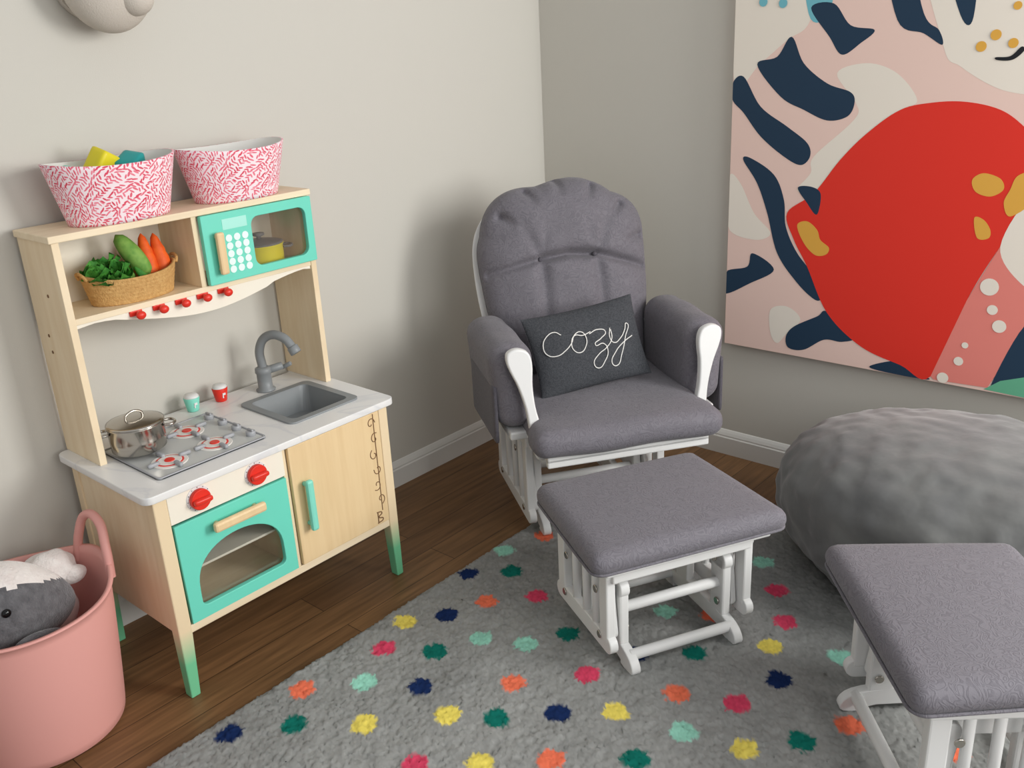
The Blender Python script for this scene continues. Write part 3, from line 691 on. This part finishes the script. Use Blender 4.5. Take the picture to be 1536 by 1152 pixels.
# ------------------------------------------------------------ bean bag
def bean():
    me=bpy.data.meshes.new('bean_bag');bm=bmesh.new();bmesh.ops.create_uvsphere(bm,u_segments=200,v_segments=130,radius=1)
    pole=Vector((-.30,-.34,.05))
    for v in bm.verts:
        x,y,z=v.co
        g=lambda t,e:math.copysign(abs(t)**e,t)
        rad=math.hypot(x,y)
        k=(rad**(.30 if z<0 else .80))/max(rad,1e-6) if rad>1e-6 else 0
        p=Vector((x*k*.368,y*k*.535,g(z,.85 if z>0 else 1)*.226))
        p*=1+.04*mnoise.noise(p*3.2)+.014*mnoise.noise(p*9)
        dv=p-pole;ang=math.atan2(dv.z,dv.y);dist=dv.length
        fold=math.sin(ang*13+3*mnoise.noise(p*5))*.009*math.exp(-dist*3.2)+.006*mnoise.noise(Vector((p.x*8,p.y*14,p.z*12)))+.005*mnoise.noise(p*24)
        p*=1+fold/.3-.09*math.exp(-(dist/.10)**2)
        p.z=max(p.z,-.200);p.x=min(p.x,.375)
        v.co=p
    bm.to_mesh(me);bm.free();o=mk('bean_bag',me,velvet,None,smooth=True);o.location=(-.400,-1.740,.220);return o
bean()

# ------------------------------------------------------------ tub + plush
TC=Vector((-2.182,-.248,0))
T_=empty('rubber_storage_tub',TC)
rb,rt,ht=.166,.195,.335
prof=[(rb*.9,.0),(rb,.012)]+[(rb+(rt-rb)*(i/16)**.85,.012+(ht-.012)*i/16) for i in range(1,17)]+[(rt+.007,ht+.001),(rt+.007,ht+.005),(rt-.003,ht+.005),(rt-.006,ht-.01),(rb-.004,.014),(rb*.3,.012)]
def tf(p,a,r,z):
    if z>ht*.8: p[2]=z+.03*max(0,abs(math.cos(a-.05)))**6*((z-ht*.8)/(ht*.2))
    return p
lathe('tub_body',prof,pink,T_,seg=96,func=tf)
for s in(0,1):
    a0=.05+math.pi*s
    def pt3(a,z,dr=0):return ((rt+dr)*math.cos(a),(rt+dr)*math.sin(a),z)
    tube('tub_handle',[pt3(a0-.38,ht-.01),pt3(a0-.30,ht+.06,.004),pt3(a0-.14,ht+.112,.008),pt3(a0+.14,ht+.112,.008),pt3(a0+.30,ht+.06,.004),pt3(a0+.38,ht-.01)],.0105,pink,T_,res=10)
SH=empty('plush_shark',(-2.225,-.275,.345),0)
def shark():
    me=bpy.data.meshes.new('shark_body');bm=bmesh.new();bmesh.ops.create_uvsphere(bm,u_segments=64,v_segments=48,radius=1)
    Rz=Matrix.Rotation(math.radians(-4),3,'Z')@Matrix.Rotation(math.radians(16),3,'Y')
    for v in bm.verts:
        y,z,x=v.co
        k=1-.30*max(0,x)**1.5-.15*max(0,-x)
        v.co=Rz@Vector((x*.156,y*.096*k,z*.105*k*(1+.1*x)))
    for f_ in bm.faces:
        c=Rz.inverted()@f_.calc_center_median();f_.material_index=1 if (c.z+.45*c.y>.048+.05*c.x) else 0
    bm.to_mesh(me);bm.free();me.materials.append(plush_g);me.materials.append(plush_w)
    return mk('shark_body',me,None,SH,smooth=True)
shark()
sph('shark_eye',(-.012,-.088,.036),(.0095,.007,.0095),black,SH,seg=18,rings=12)
sph('shark_fin',(.03,-.112,-.045),(.06,.014,.026),plush_g,SH,rot=(.3,.3,.2))
PB=empty('plush_lamb',(-2.080,-.185,.335));sph('fluffy_head',(0,0,0),(.062,.055,.048),plush_w,PB,disp=.15,dscale=30,seg=48,rings=32)
sph('fluffy_ear',(.036,-.04,-.010),(.03,.02,.022),plush_w,PB,disp=.1,dscale=30);sph('fluffy_body',(-.05,.0,-.09),(.09,.08,.07),plush_w,PB,disp=.1,dscale=20)

# ------------------------------------------------------------ wall mounted plush head
WH=empty('wall_mounted_plush_head',(-1.628,0,1.60))
cyl('mount_plate',(0,-.001,0),(0,-.02,0),.09,beige,WH,seg=40)
sph('head',(0,-.085,0),(.104,.085,.118),beige,WH,seg=40,rings=28)
sph('muzzle',(.030,-.14,-.045),(.042,.045,.040),beige,WH,seg=32,rings=20)
for s in(-1,1):sph('ear',(s*.10,-.06,.10),(.05,.015,.06),beige,WH,rot=(0,s*.5,0))

# ------------------------------------------------------------ light
w=bpy.data.worlds.new('world');sc.world=w;w.use_nodes=True;bg=w.node_tree.nodes['Background'];bg.inputs[0].default_value=(.98,.99,1,1);bg.inputs[1].default_value=.56
def area(name,loc,target,sx,sy,power,color=(1,1,1)):
    l=bpy.data.lights.new(name,'AREA');l.shape='RECTANGLE';l.size=sx;l.size_y=sy;l.energy=power;l.color=color
    o=bpy.data.objects.new(name,l);col.objects.link(o);o.location=loc;o.rotation_euler=(Vector(target)-Vector(loc)).to_track_quat('-Z','Y').to_euler();return o
area('window_light',(-.12,-3.3,1.6),(-1.6,-.3,.7),1.4,1.4,112,(1,.995,.97))
area('soft_fill_light',(-2.0,-4.0,1.7),(-1.2,-.5,.6),1.8,1.3,36,(1,.99,.96))  # weak fill added from the open side of the room, no known window there
